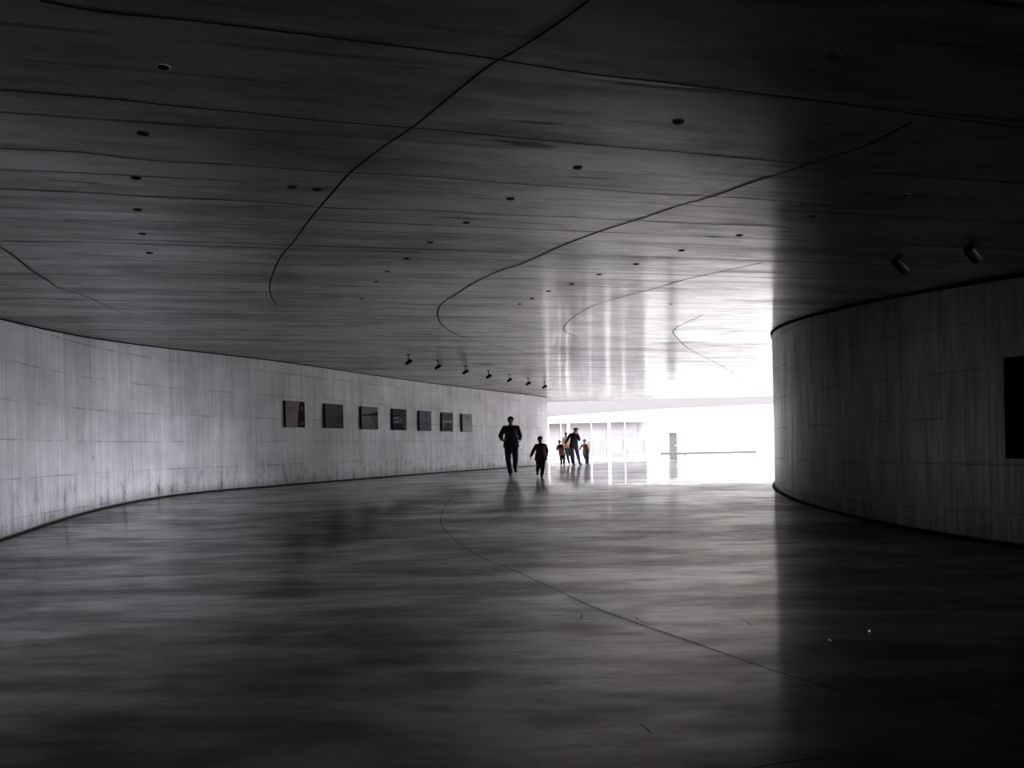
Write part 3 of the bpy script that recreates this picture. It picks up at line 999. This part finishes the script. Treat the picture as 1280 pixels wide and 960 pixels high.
def lerp(a, b, t): return a + (b - a) * t


def hand(mb, wr, d, nrm, s, curl=.7):
    """Palm, four fingers of unequal length with two bends, and a thumb from the side of the palm."""
    d = d.normalized(); nrm = (nrm - d * nrm.dot(d)).normalized(); w = d.cross(nrm)
    R = Matrix((w, nrm, d)).transposed()
    mb.cap(wr, .024 * s, wr + d * .03 * s, .026 * s)
    mb.ell(wr + d * .055 * s, (.040 * s, .017 * s, .050 * s), R, 14, 10)
    for k, ln in enumerate((.062, .072, .067, .052)):
        off = (k - 1.5) * .0205 * s
        b = wr + d * (.088 * s) + w * off
        d1 = (d * math.cos(curl * .5) + nrm * math.sin(curl * .5)).normalized()
        d2 = (d * math.cos(curl * 1.3) + nrm * math.sin(curl * 1.3)).normalized()
        m_ = b + d1 * ln * .55 * s; e_ = m_ + d2 * ln * .5 * s
        mb.cap(b - d * .012 * s, .0095 * s, m_, .0088 * s); mb.cap(m_, .0088 * s, e_, .0075 * s)
    b = wr + d * .032 * s - w * .032 * s
    t1 = (d * .72 - w * .62 + nrm * .3).normalized(); t2 = (d * .9 - w * .15 + nrm * .45).normalized()
    m_ = b + t1 * .036 * s; mb.cap(b, .0125 * s, m_, .0105 * s); mb.cap(m_, .0105 * s, m_ + t2 * .03 * s, .009 * s)


def person(label, px, py, J_, st, wait=None):
    """J_: joints in metres (x to the right of the photograph, y away from it, z up from the lowest foot)."""
    p = hit_h(px, py, 0)
    t = thing('person', label, 'person', (p.x, p.y, fz(p.y)), 0, st.get('group'))
    J = {k: Vector(v) for k, v in J_.items() if k not in ('yaw',)}
    h = st['h']; s = h / 1.75; cs = st.get('build', 1.0) * s
    hr = st['head']                                   # half head height
    yaw = st.get('yaw', 0.0)
    RH = Euler((st.get('nod', 0), st.get('tilt', 0), yaw)).to_matrix()
    hc = J['head']
    toH = lambda x, y, z: hc + RH @ Vector((x * hr, y * hr, z * hr))
    vox = st.get('vox', .008)
    # ---- continuous body
    b = MB()
    b.ell(toH(0, .04, .16), (.70 * hr, .82 * hr, .80 * hr), RH, 20, 14)         # skull
    b.ell(toH(0, -.20, -.34), (.52 * hr, .58 * hr, .62 * hr), RH, 18, 12)        # face and jaw
    b.ell(toH(0, -.52, -.72), (.24 * hr, .22 * hr, .20 * hr), RH, 12, 8)         # chin
    b.cap(toH(0, -.70, .04), .08 * hr, toH(0, -.92, -.24), .12 * hr)             # nose
    b.ell(toH(0, -.70, -.47), (.22 * hr, .10 * hr, .07 * hr), RH, 12, 8)         # lips
    b.ell(toH(0, -.70, .12), (.42 * hr, .12 * hr, .08 * hr), RH, 12, 8)          # brow
    for sx in (-1, 1):
        b.ell(toH(sx * .70, .06, -.10), (.08 * hr, .18 * hr, .26 * hr), RH, 12, 8)
    b.cap(toH(0, .12, -.55), .052 * cs * 1.05, J['neck'], .060 * cs)
    shw = (J['sh_r'] - J['sh_l']).length / 2
    sdir = (J['sh_r'] - J['sh_l']); ty = math.atan2(sdir.y, sdir.x)
    pel = (J['hip_l'] + J['hip_r']) / 2
    up = (J['neck'] - pel).normalized()
    xx = Vector((math.cos(ty), math.sin(ty), 0)); yy_ = up.cross(xx).normalized(); xx = yy_.cross(up)
    RT = Matrix((xx, yy_, up)).transposed()
    L = (J['neck'] - pel).length
    dep = st.get('depth', .105) * s

    def torso(m, gr):
        m.ell(pel + up * L * .74, (shw * .92 + gr, dep + gr, L * .27 + gr), RT, 20, 12)
        m.ell(pel + up * L * .42, (shw * .78 + gr, dep * .92 + gr, L * .30 + gr), RT, 20, 12)
        m.ell(pel + up * L * .08, (shw * .80 + gr, dep * .98 + gr, L * .24 + gr), RT, 20, 12)
        for a in ('sh_l', 'sh_r'):
            m.cap(J['neck'] - up * .035 * s, .05 * cs + gr, J[a], .056 * cs + gr)

    torso(b, 0)
    for sd in ('l', 'r'):
        sh, el, wr = J['sh_' + sd], J['el_' + sd], J['wr_' + sd]
        b.cap(sh, .050 * cs, el, .037 * cs); b.cap(el, .038 * cs, wr, .025 * cs)
        hd = J.get('hd_' + sd); d = (hd - wr) if hd is not None else (wr - el)
        nn = J.get('pn_' + sd) or Vector((1 if sd == 'l' else -1, -.4, 0.05))
        hand(b, wr, d, nn, s * (1.0 if h > 1.3 else 1.12), st.get('curl', .7))
        hp, kn, an, to = J['hip_' + sd], J['kn_' + sd], J['an_' + sd], J['to_' + sd]
        b.cap(hp, .082 * cs, kn, .052 * cs); b.cap(kn, .052 * cs, lerp(kn, an, .35), .05 * cs); b.cap(lerp(kn, an, .35), .05 * cs, an, .034 * cs)
        b.cap(an, .034 * cs, to, .028 * cs)
    remeshed(b, 'body', st['skin'], t, vox * .8, 3)
    # ---- top: rings from the hem up to the collar
    m = MB(); gr = st.get('loose', .024) * s
    hipw = (J['hip_r'] - J['hip_l']).length / 2 + .104 * cs
    hh_ = st.get('hem', .10)
    rings = [(-hh_ - .02, hipw + gr * .5 + .008, dep + gr + .016 * s), (-hh_ + .03, hipw + gr * .6 + .010, dep + gr * 1.1 + .018 * s), (.10, hipw + gr * .4, dep + gr), (.30, max(shw * .80, hipw * .92) + gr * .4, dep * .95 + gr),
             (.55, shw * .90 + gr * .5, dep + gr), (.76, shw * .97 + gr * .5, dep + gr * .9), (.88, shw * .93, dep * .85 + gr * .5), (.96, shw * .66, dep * .66), (1.02, .068 * cs, .066 * cs), (1.07, .060 * cs, .060 * cs)]
    nn_ = 28; vs = []
    for fz_, rx, ry in rings:
        for i in range(nn_):
            tt_ = 2 * PI * i / nn_
            vs.append(pel + up * (L * fz_) + xx * (rx * math.cos(tt_)) + yy_ * (ry * math.sin(tt_)))
    fs = [(k * nn_ + i, k * nn_ + (i + 1) % nn_, (k + 1) * nn_ + (i + 1) % nn_, (k + 1) * nn_ + i) for k in range(len(rings) - 1) for i in range(nn_)]
    fs += [tuple(reversed(range(nn_))), tuple(range((len(rings) - 1) * nn_, len(rings) * nn_))]
    m.add(vs, fs)
    for a in ('sh_l', 'sh_r'):
        m.cap(J['neck'] - up * .045 * s, .064 * cs, J[a], .068 * cs)

    def shell(f0, f1, a0, a1, off, n=10, k_=14):         # a cloth panel lying on the top, following its rings
        def at(f):
            for r0, r1 in zip(rings[:-1], rings[1:]):
                if r0[0] <= f <= r1[0]:
                    q = (f - r0[0]) / (r1[0] - r0[0]); return lerp(r0[1], r1[1], q), lerp(r0[2], r1[2], q)
            return rings[-1][1:]
        sv_ = []
        for o_ in (off, -.012):
            for i in range(n + 1):
                f = lerp(f0, f1, i / n); rx, ry = at(f)
                for j in range(k_ + 1):
                    tt_ = math.radians(lerp(a0, a1, j / k_))
                    sv_.append(pel + up * (L * f) + xx * ((rx + o_) * math.cos(tt_)) + yy_ * ((ry + o_) * math.sin(tt_)))
        w_ = k_ + 1; q_ = (n + 1) * w_; sf = []
        for i in range(n):
            for j in range(k_):
                c_ = i * w_ + j
                sf.append((c_, c_ + 1, c_ + w_ + 1, c_ + w_)); sf.append((q_ + c_ + w_, q_ + c_ + w_ + 1, q_ + c_ + 1, q_ + c_))
        for j in range(k_):
            sf.append((j, q_ + j, q_ + j + 1, j + 1)); c_ = n * w_ + j; sf.append((c_ + 1, q_ + c_ + 1, q_ + c_, c_))
        for i in range(n):
            c_ = i * w_; sf.append((c_, c_ + w_, q_ + c_ + w_, q_ + c_)); c_ = i * w_ + k_; sf.append((c_ + w_, c_, q_ + c_, q_ + c_ + w_))
        return MB().add(sv_, sf)

    for sd in ('l', 'r'):
        sh, el, wr = J['sh_' + sd], J['el_' + sd], J['wr_' + sd]
        sl = st.get('sleeve', .93)
        m.cap(sh, .068 * cs, el, .062 * cs); m.cap(el, .064 * cs, lerp(el, wr, sl), .048 * cs)
    top = remeshed(m, st.get('top_name', 'jacket'), st['top'], t, vox, 4)
    if st.get('panel'):                               # open front showing a dark shirt
        m = shell(-hh_, .93, -100, -38, .014)
        remeshed(m, 'shirt_front', st['panel'], top, vox, 2)
    if st.get('scarf'):
        m = shell(.66, 1.04, -180, 180, .018, 10, 30)
        remeshed(m, 'scarf', st['scarf'], t, vox, 3)
    if st.get('hemcol'):
        m = shell(-hh_ - .02, .34, -180, 180, .014, 10, 30)
        remeshed(m, 'sweater_hem', st['hemcol'], t, vox, 3)
    # ---- trousers
    m = MB(); g2 = .014 * s
    m.ell(pel + up * L * .02, (shw * .80 + g2, dep * .98 + g2, L * .22), RT, 20, 12)
    for sd in ('l', 'r'):
        hp, kn, an = J['hip_' + sd], J['kn_' + sd], J['an_' + sd]
        m.cap(hp, .102 * cs, kn, .076 * cs); m.cap(kn, .076 * cs, lerp(kn, an, .97), .060 * cs)
    remeshed(m, 'trousers', st['legs'], t, vox, 4)
    # ---- shoes
    for sd in ('l', 'r'):
        an, to = J['an_' + sd], J['to_' + sd]
        m = MB(); f = (to - an).normalized(); heel = an - f * .03 * s
        dn = Vector((0, 0, -1)); dn = dn - f * dn.dot(f)
        dn = dn.normalized() if dn.length > .1 else Vector((0, 1, 0))
        m.cap(heel + dn * .018 * s, .040 * cs, an + dn * .0 * s, .044 * cs); m.cap(heel + dn * .020 * s, .040 * cs, to, .040 * cs); m.cap(to, .040 * cs, to + f * .035 * s, .032 * cs)
        remeshed(m, 'shoe', st['shoe'], t, vox, 2)
    # ---- hair, eyes, mouth
    m = MB()
    m.ell(toH(0, .14, .27), (.80 * hr, .86 * hr, .80 * hr), RH, 20, 14)
    m.ell(toH(0, .42, -.05), (.68 * hr, .52 * hr, .62 * hr), RH, 18, 12)
    if st.get('long'):
        m.ell(toH(0, .55, -.55), (.55 * hr, .35 * hr, .75 * hr), RH, 16, 12)
    remeshed(m, 'hair', st['hair'], t, vox * .8, 2)
    for sx in (-1, 1):
        MB().ell(toH(sx * .28, -.70, .0), .085 * hr, nu=10, nv=8).build('eye', st['eye'], t, smooth=True)
    MB().ell(toH(0, -.785, -.47), (.20 * hr, .04 * hr, .035 * hr), RH, 10, 6).build('mouth', st['lip'], t, smooth=True)
    if st.get('cap'):
        m = MB(); m.ell(toH(0, .06, .42), (.80 * hr, .90 * hr, .66 * hr), RH, 20, 14)
        m.ell(toH(0, -.92, .36), (.58 * hr, .62 * hr, .08 * hr), RH, 18, 8)
        remeshed(m, 'cap', st['cap'], t, vox * .8, 2)
    return t


skin = simple('skin', (.42, .26, .20, 1), .5, var=.06, scale=20)
hairm = simple('black_hair', (.012, .010, .010, 1), .5, var=.3, scale=60)
eye = simple('dark_eye', (.02, .015, .012, 1), .2)
lip = simple('lips', (.30, .13, .11, 1), .5)
navy = simple('navy_cloth', (.075, .082, .110, 1), .85, spec=.2)
navy2 = simple('dark_blue_trousers_cloth', (.060, .066, .105, 1), .85, spec=.2)
maroon = simple('maroon_padded_cloth', (.170, .088, .092, 1), .8, spec=.2)
choc = simple('dark_brown_trousers_cloth', (.100, .070, .074, 1), .85, spec=.2)
blk = simple('black_shoe_leather', (.010, .010, .011, 1), .5)
blkc = simple('black_jacket_cloth', (.022, .021, .027, 1), .8, spec=.2)
jean = simple('dark_jeans_denim', (.035, .046, .075, 1), .85, spec=.2, var=.25)
tan = simple('tan_coat_cloth', (.46, .33, .22, 1), .85, spec=.2)
cream = simple('cream_coat_cloth', (.52, .40, .29, 1), .85, spec=.2)
coral = simple('coral_knit', (.55, .20, .16, 1), .9, spec=.2)
brown = simple('dark_brown_cloth', (.06, .03, .025, 1), .85, spec=.2)

person('man in dark navy clothes running towards us, right foot lifted', 639.8, 595.3, dict(
    head=(0, -.10, 1.615), neck=(0, -.04, 1.46), sh_l=(-.185, 0, 1.405), sh_r=(.185, 0, 1.405),
    el_l=(-.305, .10, 1.19), wr_l=(-.275, -.10, 1.08), hd_l=(-.235, -.19, 1.04), pn_l=(1, .2, .2), el_r=(.262, .16, 1.18), wr_r=(.265, -.02, 1.08), hd_r=(.268, -.10, 1.0), pn_r=(-1, -.2, .2),
    hip_l=(-.10, .02, .88), hip_r=(.10, .02, .88), kn_l=(-.095, -.13, .475), an_l=(-.035, .03, .085), to_l=(-.035, -.13, .035),
    kn_r=(.115, -.06, .47), an_r=(.10, .33, .30), to_r=(.115, .36, .16)),
    dict(h=1.75, head=.118, skin=skin, top=navy, top_name='sweater', legs=navy2, shoe=blk, hair=hairm, eye=eye, lip=lip, vox=.009, hem=.05, build=1.1, nod=-.08, loose=.030))
person('child in dark maroon jacket running towards us beside the man, arms out', 676.5, 596.8, dict(
    head=(-.01, -.06, 1.035), neck=(0, -.02, .915), sh_l=(-.118, 0, .865), sh_r=(.118, 0, .865),
    el_l=(-.205, .03, .72), wr_l=(-.262, -.05, .605), el_r=(.182, .10, .72), wr_r=(.150, .05, .585), hd_r=(.135, .03, .52),
    hip_l=(-.066, .01, .52), hip_r=(.066, .01, .52), kn_l=(-.075, -.08, .30), an_l=(-.095, .17, .20), to_l=(-.095, .20, .10),
    kn_r=(.045, -.09, .275), an_r=(.015, .02, .06), to_r=(.018, -.085, .028)),
    dict(h=1.14, head=.094, skin=skin, top=maroon, legs=choc, shoe=blk, hair=hairm, eye=eye, lip=lip, vox=.0075, hem=.10, build=1.25, depth=.125, loose=.05))
person('man in black jacket and cap standing among the children, one hand raised to his face', 719.6, 581.3, dict(
    head=(.04, -.02, 1.525), neck=(-.03, 0, 1.40), sh_l=(-.235, -.02, 1.335), sh_r=(.10, .04, 1.325),
    el_l=(-.34, -.04, 1.12), wr_l=(-.425, -.06, .965), el_r=(.17, -.12, 1.12), wr_r=(.125, -.22, 1.30), hd_r=(.10, -.20, 1.40), pn_r=(-.6, .8, .1),
    hip_l=(-.155, 0, .84), hip_r=(.02, .02, .84), kn_l=(-.12, -.03, .44), an_l=(-.075, .02, .075), to_l=(-.055, -.12, .035),
    kn_r=(.105, -.02, .43), an_r=(.185, .03, .075), to_r=(.235, -.09, .035)),
    dict(h=1.67, head=.112, skin=skin, top=blkc, legs=navy2, shoe=blk, hair=hairm, eye=eye, lip=lip, vox=.009, yaw=1.0, cap=blk, hem=.12, nod=-.15))
person('woman in cream coat and coral sweater standing behind the man in the cap', 709.5, 580.6, dict(
    head=(-.035, -.02, 1.365), neck=(-.03, 0, 1.235), sh_l=(-.18, 0, 1.18), sh_r=(.13, .02, 1.18),
    el_l=(-.22, -.02, .97), wr_l=(-.17, -.15, .82), el_r=(.17, .03, .96), wr_r=(.17, -.02, .76),
    hip_l=(-.06, 0, .74), hip_r=(.09, 0, .74), kn_l=(.015, -.03, .40), an_l=(.07, .02, .07), to_l=(.08, -.11, .03),
    kn_r=(.16, -.03, .40), an_r=(.235, .03, .07), to_r=(.25, -.10, .03)),
    dict(h=1.48, head=.105, skin=skin, top=cream, top_name='coat', legs=jean, shoe=blk, hair=hairm, eye=eye, lip=lip, vox=.009, hemcol=coral, long=True, hem=-.05, yaw=.3))
person('child in tan jacket and dark scarf at the left end of the group', 703.0, 581.4, dict(
    head=(-.10, -.02, 1.02), neck=(-.085, 0, .905), sh_l=(-.19, 0, .855), sh_r=(.03, .02, .855),
    el_l=(-.235, -.06, .73), wr_l=(-.17, -.16, .68), hd_l=(-.11, -.18, .68), el_r=(.075, -.03, .71), wr_r=(.05, -.13, .62),
    hip_l=(-.06, 0, .50), hip_r=(.065, 0, .50), kn_l=(-.045, -.02, .27), an_l=(-.04, .02, .055), to_l=(-.055, -.08, .026),
    kn_r=(.075, -.02, .27), an_r=(.075, .02, .055), to_r=(.085, -.08, .026)),
    dict(h=1.12, head=.092, skin=skin, top=tan, legs=jean, shoe=blk, hair=hairm, eye=eye, lip=lip, vox=.0075, scarf=blkc, hem=.14, build=1.12, depth=.12))
person('child in open tan jacket over a dark shirt at the right end of the group', 732.3, 581.0, dict(
    head=(-.035, -.02, 1.035), neck=(-.02, 0, .92), sh_l=(-.125, 0, .87), sh_r=(.105, .02, .87),
    el_l=(-.215, -.02, .76), wr_l=(-.25, -.12, .70), el_r=(.14, .03, .72), wr_r=(.15, -.06, .61),
    hip_l=(-.045, 0, .50), hip_r=(.075, 0, .50), kn_l=(.0, -.02, .27), an_l=(.035, .02, .055), to_l=(.03, -.08, .026),
    kn_r=(.095, -.02, .27), an_r=(.10, .02, .055), to_r=(.115, -.08, .026)),
    dict(h=1.12, head=.092, skin=skin, top=tan, legs=jean, shoe=blk, hair=hairm, eye=eye, lip=lip, vox=.0075, panel=blkc, hem=.14, build=1.1, depth=.12))

# ------------------------------------------------------------------ daylight
SKY, SUN, SUN_EL, SUN_ANG = 62.0, 5.2, 1.5, 13.0
w = bpy.data.worlds.new('overcast_sky'); S.world = w; w.use_nodes = True
bg = w.node_tree.nodes['Background']; bg.inputs[0].default_value = (1.0, .966, .972, 1); bg.inputs[1].default_value = SKY
# overcast sky: brightest overhead, dim near the horizon
wt = w.node_tree
tc = wt.nodes.new('ShaderNodeTexCoord'); sx = wt.nodes.new('ShaderNodeSeparateXYZ'); mr = wt.nodes.new('ShaderNodeMapRange')
wt.links.new(tc.outputs['Generated'], sx.inputs[0]); wt.links.new(sx.outputs[2], mr.inputs[0])
mr.inputs[1].default_value, mr.inputs[2].default_value, mr.inputs[3].default_value, mr.inputs[4].default_value = .05, .75, SKY * .10, SKY
wt.links.new(mr.outputs[0], bg.inputs[1])
sun = bpy.data.lights.new('hazy_sun', 'SUN'); sun.energy = SUN; sun.angle = math.radians(SUN_ANG); sun.color = (.98, .97, 1.0)
so = bpy.data.objects.new('hazy_sun', sun); C.objects.link(so)
dv = Vector((math.cos(math.radians(40)), -math.sin(math.radians(40)), 0)).normalized() * math.cos(math.radians(SUN_EL)) + Vector((0, 0, math.sin(math.radians(SUN_EL))))
so.rotation_euler = dv.to_track_quat('Z', 'Y').to_euler()
so.location = (20, -12, 6)

# ------------------------------------------------------------------ view
S.view_settings.view_transform = 'Standard'; S.view_settings.look = 'None'
S.view_settings.gamma = 1.0; S.view_settings.use_curve_mapping = False
S.view_settings.exposure = 0.45
S.cycles.use_denoising = True
S.cycles.max_bounces = 10; S.cycles.diffuse_bounces = 6; S.cycles.glossy_bounces = 6; S.cycles.transparent_max_bounces = 8
S.cycles.sample_clamp_indirect = 6.0
